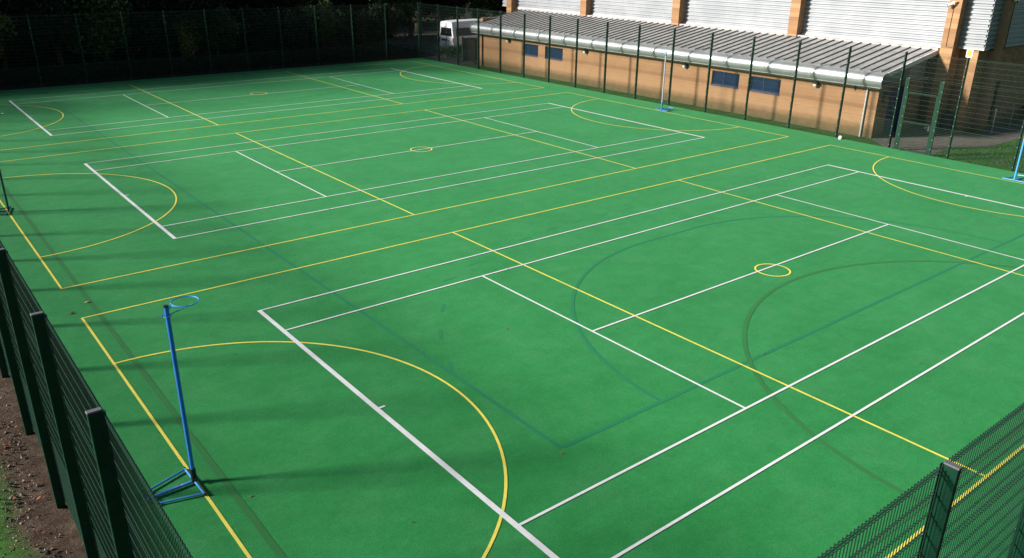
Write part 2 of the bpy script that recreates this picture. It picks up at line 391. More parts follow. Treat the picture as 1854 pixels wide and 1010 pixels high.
# ------------------------------------------------------------------ mesh fence
PW, FH = 2.55, 4.05
def panel_mesh(L, H=FH, dense_to=1.2, r=0.0033, hb=0.0026):
    p = MB()
    n = int(L/0.05)
    for i in range(n+1):
        x = i*L/n; p.box(x-r, -r, 0.03, x+r, r, H+0.024)
    p.cur = 1
    zs = []; z = 0.06
    while z < dense_to: zs.append(z); z += 0.0667
    z = dense_to
    while z < H-0.02: zs.append(z); z += 0.2
    zs += [H-0.01, 3.07]
    for z in zs:
        p.box(-0.01, r+0.001, z-hb, L+0.01, r+0.001+2*hb, z+hb)
        p.box(-0.01, -r-0.001-2*hb, z-hb, L+0.01, -r-0.001, z+hb)
    return p
def post_mesh(H=FH+0.03, w=0.055, d=0.12, z0=-0.15):
    # local: fence along x, outside is +y; mesh runs at y = 0
    p = MB(); p.cur = 0; p.obox((0, 0.012+d/2, (H+z0)/2), w, d, H-z0, 0, 0.006)
    p.cur = 1; p.obox((0, 0.012+d/2, H+0.006), w+0.006, d+0.006, 0.016, 0, 0.004)
    p.cur = 0; p.box(-0.02, -0.016, 0.05, 0.02, -0.011, H-0.02)
    p.cur = 2
    z = 0.15
    while z < H-0.05: p.obox((0, -0.019, z), 0.018, 0.008, 0.018); z += 0.4
    return p
PANELS = {'near': panel_mesh(PW-0.012), 'far': panel_mesh(PW-0.012, r=0.0019, hb=0.0024)}; POST = post_mesh()
_pms = {}; _qm = None
def fence(name, ang, posts, label, skip=(), kind='far'):
    """posts: list of world (x, y); ang: direction of the local +x axis"""
    global _qm
    root = empty(name, (posts[0][0], posts[0][1], 0), ang); tag(root, label, "fence", "mesh fences round the pitch")
    inv = Matrix.Rotation(-ang, 4, 'Z')
    loc = [inv @ (Vector((x, y, 0)) - Vector((posts[0][0], posts[0][1], 0))) for x, y in posts]
    for i, l in enumerate(loc):
        if _qm is None: o = POST.build("post", [M['green_steel'], M['cap'], M['bolt']], root); _qm = o
        else: o = _qm.copy(); o.data = _qm.data; COL.objects.link(o); o.parent = root
        o.location = l
        if i < len(loc)-1 and i not in skip:
            L = (loc[i+1]-l).length
            if kind not in _pms: q = PANELS[kind].build("mesh_panel", [M['green_wire'], M['green_bar_lit']], root); _pms[kind] = q
            else: q = _pms[kind].copy(); COL.objects.link(q); q.parent = root
            q.location = l + Vector((0.006, 0, 0)); q.scale = ((L-0.012)/(PW-0.012), 1, 1)
    return root
# right side fence (beside the building): runs along y, outside is +x
XR = 32.10
ys = [31.36-2.55*k for k in range(14)]        # last one at about -1.79
fence("mesh_fence", R(-90), [(XR, 36.40), (XR, 33.90)] + [(XR, y) for y in ys], "long green mesh fence beside the low brick block, up to the gate")
_f2 = fence("mesh_fence", R(-90), [(XR, -4.33), (XR, -6.88), (XR, -9.43), (XR, -11.98), (XR, -14.53), (XR, -17.0)], "green mesh fence right of the gate, in front of the grass")
q = _pms['far'].copy(); COL.objects.link(q); q.parent = _f2; q.location = (-0.78, 0, 0); q.scale = (0.775/(PW-0.012), 1, 1)
# far side: runs along x, outside is +y
fx = [32.10, 29.2, 26.4, 23.55, 20.87, 18.34, 15.81, 13.25, 10.75, 8.2, 5.7, 3.1, 0.6, -1.80]
fence("mesh_fence", R(0), [(x, 36.50) for x in reversed(fx)], "green mesh fence along the far edge, in front of the dark trees")
# left side: outside is -x
ly = [0.6+2.53*k for k in range(-7, 15)]
fence("mesh_fence", R(90), [(-1.73, y) for y in ly if y < 36.45], "green mesh fence at the left, almost edge on beside bare soil", kind='near')
# near side: outside is -y
fence("mesh_fence", R(180), [(3.35+2.53*k, -16.92) for k in range(11, -3, -1)], "green mesh fence at the bottom right corner, closest to the viewer", kind='near')

# gate in the right side fence
gate = empty("gate", (XR, -2.1, 0), R(-90)); tag(gate, "green mesh gate between two short paired posts, opposite the blue door", "gate")
for gx_, nm in ((0.0, 0), (1.45, 1)):
    p = MB()
    for dxx in (-0.055, 0.045): p.obox((gx_+dxx, 0.03, 1.48), 0.07, 0.07, 3.16, 0, 0.005)
    p.box(gx_-0.02, -0.006, 0, gx_+0.01, 0.06, 3.05)
    p.cur = 1
    for z in [0.25+0.4*k for k in range(8)]: p.obox((gx_+0.045, -0.009, z), 0.018, 0.01, 0.018); 
    p.build("post", [M['green_steel'], M['bolt']], gate)
p = MB()
for z in (0.06, 1.25, 2.46): p.box(0.10, 0.0, z-0.02, 1.34, 0.035, z+0.02)
for x in (0.10, 1.34): p.box(x-0.018, 0.0, 0.04, x+0.018, 0.035, 2.48)
fr = p.build("gate_frame", M['green_steel'], gate)
pm = panel_mesh(1.2, 2.42, 1.2, r=0.0019, hb=0.0024); pm.build("mesh_panel", [M['green_wire'], M['green_bar_lit']], gate, loc=(0.12, 0.017, 0))
p = MB(); p.obox((1.26, 0.02, 1.08), 0.10, 0.07, 0.20, 0, 0.008); p.tube([(1.2, -0.02, 1.12), (1.2, -0.06, 1.12), (1.1, -0.06, 1.12)], 0.008)
p.build("latch", M['dark_metal'], gate)
p = MB(); r = 0.0028
for i in range(29): x = 0.05+i*0.05; p.box(x-r, -r, 2.52, x+r, r, FH+0.02)
for z in [2.55+0.2*k for k in range(8)]: p.box(-0.05, r+0.001, z-0.003, 1.55, r+0.0075, z+0.003); p.box(-0.05, -r-0.0075, z-0.003, 1.55, -r-0.001, z+0.003)
p.build("overhead_panel", M['green_wire'], gate)

# sign on the fence post beyond the gate
sg = empty("warning_sign", (XR-0.035, -4.36, 4.28)); tag(sg, "small white and yellow sign atop the fence post right of the gate", "sign")
p = MB(); 
def rrect(w, h, r, n=5):
    out = []
    for cx, cy, a in ((w/2-r, h/2-r, 0), (-w/2+r, h/2-r, 90), (-w/2+r, -h/2+r, 180), (w/2-r, -h/2+r, 270)):
        for k in range(n+1): t = R(a+90*k/n); out.append((cx+r*math.cos(t), cy+r*math.sin(t)))
    return out
o_ = rrect(0.24, 0.34, 0.04); p.loft([[(x, y, z) for y, z in o_] for x in (0.0, -0.006)])
pl = p.build("plate", M['sign_white'], sg)
p = MB(); o_ = rrect(0.13, 0.25, 0.03); p.loft([[(x, y, z) for y, z in o_] for x in (-0.0075, -0.009)]); p.build("symbol_panel", M['sign_yellow'], sg)
p = MB()
p.loft([[(x, y, z) for y, z in ((0.085, -0.10), (0.062, -0.10), (0.075, 0.07), (0.088, 0.06))] for x in (-0.0075, -0.0095)])
p.loft([[(x, y, z) for y, z in ((-0.068, -0.05), (-0.085, -0.04), (-0.08, 0.12), (-0.068, 0.12))] for x in (-0.0075, -0.0095)])
p.loft([[(x, y, z) for y, z in ((0.03, 0.09), (-0.03, 0.09), (-0.02, 0.12), (0.02, 0.12))] for x in (-0.0095, -0.0105)])
p.build("black_mark", M['sign_black'], sg)

# ------------------------------------------------------------------ netball posts
def netball_post(loc, rz, label, pole_m, base_m, ring=True, ring_m=None, clamp=True, lower=None):
    """local +x points into the court; the base reaches back along -x"""
    root = empty("netball_post", loc, rz); tag(root, label, "netball post", "netball posts on the goal lines")
    p = MB(); p.tube([(0,0,0.26 if clamp else 0.03),(0,0,3.03)], 0.033, 16)
    autosmooth(p.build("pole", pole_m, root))
    if lower: q = MB(); q.tube([(0,0,0.03),(0,0,0.45)], 0.042, 14); autosmooth(q.build("sleeve", lower, root))
    p = MB(); p.tube([(0,0,3.03),(0,0,3.05)], 0.037, 16); p.build("cap", M['black_rubber'], root)
    if clamp:
        p = MB(); p.tube([(0,0,0.03),(0,0,0.27)], 0.044, 16); p.tube([(0.0,-0.06,0.10),(0.0,0.075,0.10)], 0.010, 8)
        p.obox((0.0,-0.07,0.10), 0.03, 0.02, 0.03)
        p.build("clamp", M['black_rubber'], root)
    if ring:
        p = MB(); p.tube([(0.27+0.19*math.cos(t), 0.19*math.sin(t), 3.045) for t in [2*math.pi*k/40 for k in range(40)]], 0.0085, 8, closed=True)
        ro = autosmooth(p.build("ring", ring_m or M['blue_ring'], root))
        p = MB()
        for s_ in (-1, 1): p.tube([(0.03, s_*0.02, 3.0), (0.06, s_*0.035, 3.03), (0.115, s_*0.10, 3.045)], 0.008, 8)
        p.tube([(0.03, 0, 2.90), (0.30, -0.12, 3.02), (0.36, -0.165, 3.04)], 0.008, 8)
        p.tube([(0.055*math.cos(t), 0.055*math.sin(t), 2.89) for t in [2*math.pi*k/16 for k in range(16)]], 0.007, 6, closed=True)
        p.tube([(-0.07, 0.0, 2.89), (-0.07, 0.0, 2.94)], 0.009, 6)
        autosmooth(p.build("ring_bracket", ring_m or M['blue_ring'], root))
    b = MB()
    b.tube([(0, -0.43, 0.035), (0, 0.43, 0.035)], 0.018, 10)
    b.tube([(-0.01, 0.40, 0.035), (-0.66, 0.20, 0.035)], 0.017, 10)
    b.tube([(-0.01, -0.40, 0.035), (-0.66, -0.20, 0.035)], 0.017, 10)
    b.tube([(-0.64, 0.205, 0.035), (-0.74, 0.17, 0.09), (-0.74, 0.0, 0.10), (-0.74, -0.17, 0.09), (-0.64, -0.205, 0.035)], 0.014, 8)
    autosmooth(b.build("base_frame", base_m, root))
    b = MB(); b.obox((-0.37, 0, 0.04), 0.66, 0.052, 0.036, 0, 0.006); b.build("counterweight_bar", M['blue_worn'] if base_m is not M['dark_pole'] else M['dark_pole'], root)
    for yy in (-0.435, 0.435):
        b = MB(); b.tube([(0, yy-0.012, 0.035), (0, yy+0.012, 0.035)], 0.024, 10); b.build("end_cap", M['black_rubber'], root)
    return root
M['blue_ring'] = mat("light_blue_ring_paint", (0.06, 0.28, 0.68), 0.35)
netball_post((-0.03, -7.67, 0), R(2), "blue netball post with ring and black clamp, nearest to the viewer at the lower left", M['blue_paint'], M['blue_ring'])
netball_post((0.03, 9.97, 0), R(-14), "dark green netball post at the left edge, on the middle court", M['dark_pole'], M['dark_pole'], clamp=False, ring_m=M['dark_pole'])
netball_post((LD+0.12, 10.05, 0), R(180), "pale grey netball post with blue base in front of the brick wall", M['pale_pole'], M['blue_paint'], clamp=False, lower=M['blue_paint'])
netball_post((LD+0.12, -7.58, 0), R(180), "bright blue netball post at the right edge, in front of the grass beyond the fence", M['blue_ring'], M['blue_ring'], clamp=False)

# ------------------------------------------------------------------ low brick block (changing rooms)
Z0 = -0.06
block = empty("changing_block", (33.5, 15.0, 0)); tag(block, "low buff brick block with grey standing seam roof and rounded metal eave, beside the pitch", "building")
def inb(mb, name, m, **k):
    o = mb.build(name, m, block, **k); o.matrix_parent_inverse = Matrix.Translation((-33.5, -15.0, 0)); return o
YA, YB = -0.21, 30.78; XW = 33.5
WIN = [(4.94, 6.77), (7.46, 9.25), (21.37, 23.14), (23.85, 25.51)]; WZ0, WZ1 = 1.25, 2.0
p = MB()
cuts = sorted(WIN); y = YA
for (a, b) in cuts + [(YB, YB)]:
    p.box(XW, y, Z0, XW+0.3, a, 2.42); y = b
    if a != b: p.box(XW, a, Z0, XW+0.3, b, WZ0); p.box(XW, a, WZ1, XW+0.3, b, 2.42)
p.box(XW+0.3, YB-0.3, Z0, 38.1, YB-0.003, 3.3)
inb(p, "wall", M['brick'])
# end wall with the blue door opening (faces the gate)
p = MB(); DX0, DX1, DZ = 34.48, 36.24, 2.2
p.box(XW+0.002, YA-0.003, Z0, DX0, YA+0.28, 2.42); p.box(DX1, YA-0.003, Z0, 37.6, YA+0.28, 2.42); p.box(DX0, YA-0.003, DZ, DX1, YA+0.28, 2.42)
inb(p, "end_wall", M['brick_y'])
p = MB(); p.add([(XW+0.1, YA+0.05, 2.42), (37.6, YA+0.05, 2.42), (37.6, YA+0.05, 3.4), (33.75, YA+0.05, 2.72)], [(0,1,2,3)]); 
p.add([(XW+0.1, YA+0.15, 2.42), (37.6, YA+0.15, 2.42), (37.6, YA+0.15, 3.4), (33.75, YA+0.15, 2.72)], [(3,2,1,0)])
inb(p, "gable_panel", M['soffit'])
# blue door
p = MB(); p.box(DX0, YA+0.12, Z0, DX0+0.07, YA+0.20, DZ); p.box(DX1-0.07, YA+0.12, Z0, DX1, YA+0.20, DZ); p.box(DX0+0.07, YA+0.12, DZ-0.07, DX1-0.07, YA+0.20, DZ)
d_ = inb(p, "door_frame", M['door_blue'])
for i in (0, 1):
    xa = DX0+0.075+i*0.805; p = MB(); p.box(xa, YA+0.14, Z0+0.01, xa+0.80, YA+0.185, DZ-0.075)
    p.box(xa+0.1, YA+0.135, 0.15, xa+0.7, YA+0.1385, 0.9); p.box(xa+0.1, YA+0.135, 1.1, xa+0.7, YA+0.1385, 1.95)
    dd = inb(p, "door", M['door_blue'])
    p = MB(); p.tube([(xa+(0.7 if i == 0 else 0.1), YA+0.10, 0.95), (xa+(0.7 if i == 0 else 0.1), YA+0.10, 1.2)], 0.012, 8)
    h = p.build("handle", M['steel'], dd)
# windows
for (a, b) in WIN:
    p = MB(); f = 0.05; xf = XW+0.07
    p.box(xf, a, WZ0, xf+0.06, a+f, WZ1); p.box(xf, b-f, WZ0, xf+0.06, b, WZ1)
    p.box(xf, a+f, WZ0, xf+0.06, b-f, WZ0+f); p.box(xf, a+f, WZ1-f, xf+0.06, b-f, WZ1)
    m_ = a+(b-a)*0.58; p.box(xf+0.01, m_-0.02, WZ0+f, xf+0.05, m_+0.02, WZ1-f)
    wf = inb(p, "window", M['window_blue'])
    p = MB(); z = WZ0+f+0.01
    while z < WZ1-f-0.05:
        p.add([(xf+0.045, a+f, z), (xf+0.045, b-f, z), (xf+0.015, b-f, z+0.03), (xf+0.015, a+f, z+0.03), (xf+0.055, a+f, z+0.045), (xf+0.055, b-f, z+0.045)], [(0,1,2,3), (3,2,5,4)]); z += 0.05
    p.build("louvre", M['window_blue'], wf)
    p = MB(); p.box(xf+0.062, a+0.02, WZ0+0.02, xf+0.07, b-0.02, WZ1-0.02); p.build("pane", M['glass_dark'], wf)
    p = MB(); p.box(XW-0.03, a-0.02, WZ0-0.035, XW+0.10, b+0.02, WZ0-0.002); p.build("sill", M['window_blue'], wf)
# roof slab + bullnose eave
VE, VF = -0.52, 31.0
cxr, czr, rr = 33.30, 2.60, 0.34
prof = []
for k in range(15):
    t = R(-100 - (190-0)*k/14.0)   # from below round the outside to the top
    prof.append((cxr + rr*math.cos(t), czr + rr*math.sin(t)))
eave_top = prof[-1]
p = MB()
segs = [VF] + [y for y in [26.15, 23.48, 20.95, 18.41, 15.85, 13.3, 10.77, 8.18, 5.64, 3.07, 0.49]] + [VE]
pr2 = prof + [(cxr+0.02, czr+rr-0.03)] + [(cxr + (rr-0.02)*math.cos(R(t)), czr + (rr-0.02)*math.sin(R(t))) for t in range(90, 261, 12)]
for i in range(len(segs)-1):
    a, b = segs[i], segs[i+1]
    p.loft([[(x, a-0.006, z) for x, z in pr2], [(x, b+0.006, z) for x, z in pr2]])
autosmooth(inb(p, "eave", M['eave']), 35)
p = MB()
for yj in segs[1:-1]:
    ring = [(cxr+(rr+0.012)*math.cos(R(t)), czr+(rr+0.012)*math.sin(R(t))) for t in range(95, 262, 10)] + [(cxr+(rr-0.03)*math.cos(R(t)), czr+(rr-0.03)*math.sin(R(t))) for t in range(261, 94, -10)]
    p.loft([[(x, yj-0.02, z) for x, z in ring], [(x, yj+0.02, z) for x, z in ring]])
inb(p, "eave_joint", M['zinc'])
p = MB(); SL0, SL1 = (33.26, 2.945), (38.09, 3.76)
p.loft([[(SL0[0], y, SL0[1]), (SL1[0], y, SL1[1]), (SL1[0], y, SL1[1]-0.12), (SL0[0]+0.05, y, SL0[1]-0.10)] for y in (VE, VF)])
inb(p, "roof", M['zinc'])
p = MB(); y = VE+0.32
sl = (SL1[1]-SL0[1])/(SL1[0]-SL0[0])
while y < VF-0.1:
    xa, xb = SL0[0]+0.12, 37.72
    za, zb = SL0[1]+sl*(xa-SL0[0]), SL0[1]+sl*(xb-SL0[0])
    p.loft([[(x, y-0.022, z), (x, y+0.022, z), (x, y+0.015, z+0.06), (x, y-0.015, z+0.06)] for x, z in ((xa, za-0.02), (xa+0.06, za), (xb, zb))])
    y += 0.509
inb(p, "roof_seam", M['seam'])
p = MB(); p.loft([[(SL0[0]+0.10, y, SL0[1]+0.025), (SL1[0], y, SL1[1]+0.03), (SL1[0], y, SL1[1]-0.20), (SL0[0]+0.3, y, SL0[1]-0.12)] for y in (VE-0.03, VE+0.03)]); inh_v = inb(p, "verge_trim", M['flashing'])
p = MB(); p.loft([[(SL0[0]+0.10, y, SL0[1]+0.025), (SL1[0], y, SL1[1]+0.03), (SL1[0], y, SL1[1]-0.20), (SL0[0]+0.3, y, SL0[1]-0.12)] for y in (VF-0.03, VF+0.03)])
inb(p, "verge_trim", M['flashing'])
# soffit under eave, dark
p = MB(); p.box(33.05, VE+0.05, 2.30, XW+0.02, VF-0.05, 2.33); p.box(33.5, VE+0.05, 2.425, 37.6, YA-0.01, 2.45)
inb(p, "soffit", M['soffit'])
# seam end board on top of roof against cladding
p = MB(); p.box(37.70, VE, SL0[1]+sl*(37.70-SL0[0])+0.005, 38.08, VF, 3.80); inb(p, "ridge_flashing", M['zinc'])
# downpipes
p = MB(); p.tube([(XW-0.06, 0.32, Z0), (XW-0.06, 0.32, 2.32)], 0.042, 12); autosmooth(inb(p, "downpipe", M['downpipe']))
p = MB(); p.tube([(XW-0.06, 30.1, Z0), (XW-0.06, 30.1, 2.32)], 0.045, 12); autosmooth(inb(p, "downpipe", M['dark_metal']))
# bulkhead lights under the eave
proto = None
for y in (2.93, 11.08, 19.16, 27.01):
    if proto is None:
        rt = empty("wall_light", (XW, y, 2.03))
        p = MB(); p.obox((-0.05, 0, 0.12), 0.10, 0.10, 0.10, 0, 0.01); p.obox((-0.13, 0, 0.07), 0.20, 0.26, 0.06, 0, 0.01); p.obox((-0.05, -0.10, 0.0), 0.08, 0.05, 0.20)
        p.build("housing", M['dark_metal'], rt)
        p = MB(); p.obox((-0.12, 0.03, -0.02), 0.16, 0.18, 0.13, 0, 0.02); p.build("lens", M['lamp_glass'], rt); proto = rt
    else: rt = copy_tree(proto); rt.location = (XW, y, 2.03)
    lb = {2.93: "small floodlight under the eave, nearest the grey downpipe end", 11.08: "small floodlight under the eave, just left of the nearer window pair",
          19.16: "small floodlight under the eave, right of the farther window pair", 27.01: "small dark floodlight under the eave, left of the farther window pair"}[y]
    tag(rt, lb, "wall light", "floodlights under the eave")
p = MB(); p.obox((XW-0.06, 0.98, 2.16), 0.12, 0.09, 0.10, 0, 0.01); p.tube([(XW-0.07, 0.98, 2.10), (XW-0.10, 0.98, 2.03)], [0.035, 0.02], 10)
tag(p.build("motion_sensor", M['dark_metal']), "tiny dark sensor under the eave beside the grey downpipe", "sensor")
p = MB(); p.obox((34.05, YA-0.08, 1.95), 0.30, 0.14, 0.16, 0, 0.02); p.tube([(33.95, YA-0.03, 1.9), (33.95, YA-0.06, 1.55)], 0.03, 8)
tag(p.build("wall_lamp", M['dark_metal']), "dark lamp on the shaded end wall left of the blue door", "wall light")

# ------------------------------------------------------------------ sports hall
hall = empty("sports_hall", (40.0, 15.0, 0)); tag(hall, "tall hall of silver corrugated cladding between buff brick columns, behind the low brick block", "building")
def inh(mb, name, m, **k):
    o = mb.build(name, m, hall, **k); o.matrix_parent_inverse = Matrix.Translation((-40.0, -15.0, 0)); return o
HX, HY, HT, HB = 38.11, -2.42, 8.6, 3.87
PITCH_ = 0.222; DEP = 0.06
def corr(z0, z1):
    out = []; z = z0
    while z < z1:
        out += [(0.0, z), (0.0, z+PITCH_*0.42), (DEP, z+PITCH_*0.58), (DEP, z+PITCH_*0.84)]; z += PITCH_
    out.append((0.0, z)); return out
C1 = corr(HB, HT)
cols = [(32.32, Z0), (24.03, 3.53), (15.72, 3.53), (7.40, 3.53), (-0.94, Z0)]
p = MB(); bays = [(33.75, 32.6), (32.02, 24.32), (23.74, 16.0), (15.44, 7.68), (7.12, -0.66), (-1.22, HY)]
for a, b in bays:
    p.loft([[(HX+d, a, z) for d, z in C1], [(HX+d, b, z) for d, z in C1]], closed=False, caps=False)
inh(p, "cladding", M['cladding'])
p = MB()
for a, b in ((HX, 39.15), (39.6, 47.0), (47.45, 58)):
    p.loft([[(a, HY+d, z) for d, z in C1], [(b, HY+d, z) for d, z in C1]], closed=False, caps=False)
inh(p, "side_cladding", M['cladding'])
# trims under cladding
p = MB()
for a, b in bays[:5]: p.box(HX-0.03, min(a, b), 3.70 if a < 32.5 else 3.84, HX+0.08, max(a, b), HB-0.004)
p.box(HX+0.002, HY+0.003, HB-0.035, HX+0.5, -1.22, HB-0.004)
inh(p, "flashing", M['flashing'])
p = MB(); p.box(HX+0.01, HY+0.01, HB-0.06, 58, HY+0.6, HB-0.04); inh(p, "cladding_soffit", M['dark_metal'])
# brick columns
for y, zb in cols:
    p = MB(); p.box(HX-0.49, y-0.29, zb+(0.2 if zb > 1 else 0), HX+0.3, y+0.29, HT+0.2)
    c_ = inh(p, "brick_column", M['brick'])
    if zb > 1:
        p = MB(); p.box(HX-0.492, y-0.292, zb+0.03, HX+0.3, y+0.292, zb+0.198); q = p.build("column_band", M['engineering_brick'], c_); q.matrix_parent_inverse = Matrix.Translation((-40, -15, 0)) if False else q.matrix_parent_inverse
        p = MB(); p.box(HX-0.54, y-0.32, zb-0.05, HX+0.02, y+0.32, zb+0.028); p.box(HX-0.70, y-0.34, zb+0.02-0.1, HX-0.54, y+0.34, zb-0.03)
        p.build("column_flashing", M['flashing'], c_)
# lower walls, corner pier, side piers
p = MB(); p.box(38.62, -2.2, Z0, 38.9, VE+1.0, HB-0.07); inh(p, "lower_wall", M['brick'])
p = MB(); p.box(38.62, 30.8, Z0, 38.9, 33.6, HB+0.1); inh(p, "lower_wall", M['brick'])
p = MB(); p.box(38.6, -2.22, Z0, 40.65, -1.95, HB-0.07); p.box(41.3, -2.22, Z0, 58, -1.95, HB-0.07); p.box(40.65, -2.22, 2.18, 41.3, -1.95, HB-0.07); p.box(40.65, -2.22, Z0, 41.3, -1.95, 0.15)
inh(p, "side_lower_wall", M['brick_y'])
p = MB(); p.box(38.11, -2.21, Z0, 38.6, -1.76, HB-0.07); inh(p, "corner_pier", M['brick'])
for x in (39.15, 47.0):
    p = MB(); p.box(x, -2.70, Z0, x+0.45, -2.2, HT+0.2); inh(p, "side_pier", M['brick'])
p = MB(); p.box(40.655, -2.12, 0.155, 41.295, -2.07, 2.175); sl_ = inh(p, "slit_window", M['door_blue'])
p = MB(); p.box(40.72, -2.135, 0.22, 41.23, -2.122, 2.11); p.build("pane", M['glass_dark'], sl_)
p = MB(); p.add([(HX-0.6, HY-0.6, HT), (58, HY-0.6, HT), (58, 34.2, HT+1), (HX-0.6, 34.2, HT+1), (HX-0.6, HY-0.6, HT+0.25), (58, HY-0.6, HT+0.25), (58, 34.2, HT+1.25), (HX-0.6, 34.2, HT+1.25)],
      [(0,3,2,1),(4,5,6,7),(0,1,5,4),(1,2,6,5),(2,3,7,6),(3,0,4,7)]); 
p.box(HX+0.3, HY+0.3, HB, HX+0.5, 33.7, HT+0.3); p.box(HX+0.5, 33.5, Z0, 58, 33.7, HT+0.9)
inh(p, "roof", M['zinc'])
# cctv cameras
def cctv(loc, rz, label, drop):
    rt = empty("security_camera", loc, rz); tag(rt, label, "security camera")
    p = MB(); p.tube([(0, 0, 0), (-0.08, 0, 0.0), (-0.14, 0, 0.02)], [0.06, 0.045, 0.03], 10); autosmooth(p.build("mount", M['white_plastic'], rt))
    p = MB(); p.tube([(-0.08, 0.0, 0.06), (-0.22, 0.22, -0.06)], [0.075, 0.065], 12); p.loft([[(-0.02,-0.09,0.13),(-0.12,-0.12,0.13),(-0.12,-0.12,0.12),(-0.02,-0.09,0.12)],[(-0.18,0.30,0.02),(-0.29,0.24,0.02),(-0.29,0.24,0.01),(-0.18,0.30,0.01)]])
    autosmooth(p.build("housing", M['white_plastic'], rt))
    p = MB(); p.tube([(-0.215, 0.215, -0.057), (-0.228, 0.232, -0.066)], 0.052, 12); p.build("lens", M['glass_dark'], rt)
    p = MB(); p.tube(drop, 0.014, 6); p.build("conduit", M['conduit'], rt)
    return rt
cctv((HX-0.49, -0.93, 5.80), 0, "white camera on the sunlit brick column at the right end of the roof", [(-0.012, 0.03, -0.05), (-0.012, 0.03, -1.88), (-0.012, -0.37, -1.93)])
cctv((39.45, -2.705, 6.02), R(90), "white camera on the shaded brick pier round the corner of the hall", [(-0.012, -0.1, -0.05), (-0.012, -0.1, -2.2)])

# bin, handrail posts, hedge
bn = empty("litter_bin", (37.95, -1.50, -0.044)); tag(bn, "dark navy litter bin between the two brick piers behind the gate", "bin")
p = MB(); p.tube([(0,0,0),(0,0,0.05),(0,0,0.72),(0,0,0.74)], [0.24,0.26,0.27,0.25], 20); autosmooth(p.build("body", M['bin'], bn))
p = MB(); p.tube([(0,0,0.745),(0,0,0.86),(0,0,0.92),(0,0,0.95)], [0.27,0.265,0.20,0.08], 20); autosmooth(p.build("hood", M['bin'], bn))
p = MB(); p.box(-0.274, -0.12, 0.77, -0.255, 0.12, 0.85); p.build("opening", M['black_rubber'], bn)
for (x, y), lb in (((39.58, -2.98), "thin steel post on the paving in front of the dark slit window"), ((41.8, -2.9), "thin steel post on the paving right of the slit window")):
    rt = empty("rail_post", (x, y, -0.044)); tag(rt, lb, "post", "thin steel posts by the hall")
    p = MB(); p.tube([(0,0,0),(0,0,1.12)], 0.024, 10); autosmooth(p.build("pole", M['steel'], rt))
    p = MB(); p.tube([(0,0,0),(0,0,0.02)], 0.07, 12); p.tube([(0,0,1.12),(0,0,1.14),(0,0,1.155)], [0.03,0.028,0.01], 10); p.build("foot_and_cap", M['steel'], rt)
p = MB(); p.tube([(34.19-0.3, -5.78, -0.046), (34.19-0.3, -5.78, -0.03)], 0.30, 20)
tag(p.build("drain_cover", M['plate']), "round dark drain cover in the grass beyond the right fence", "drain cover")

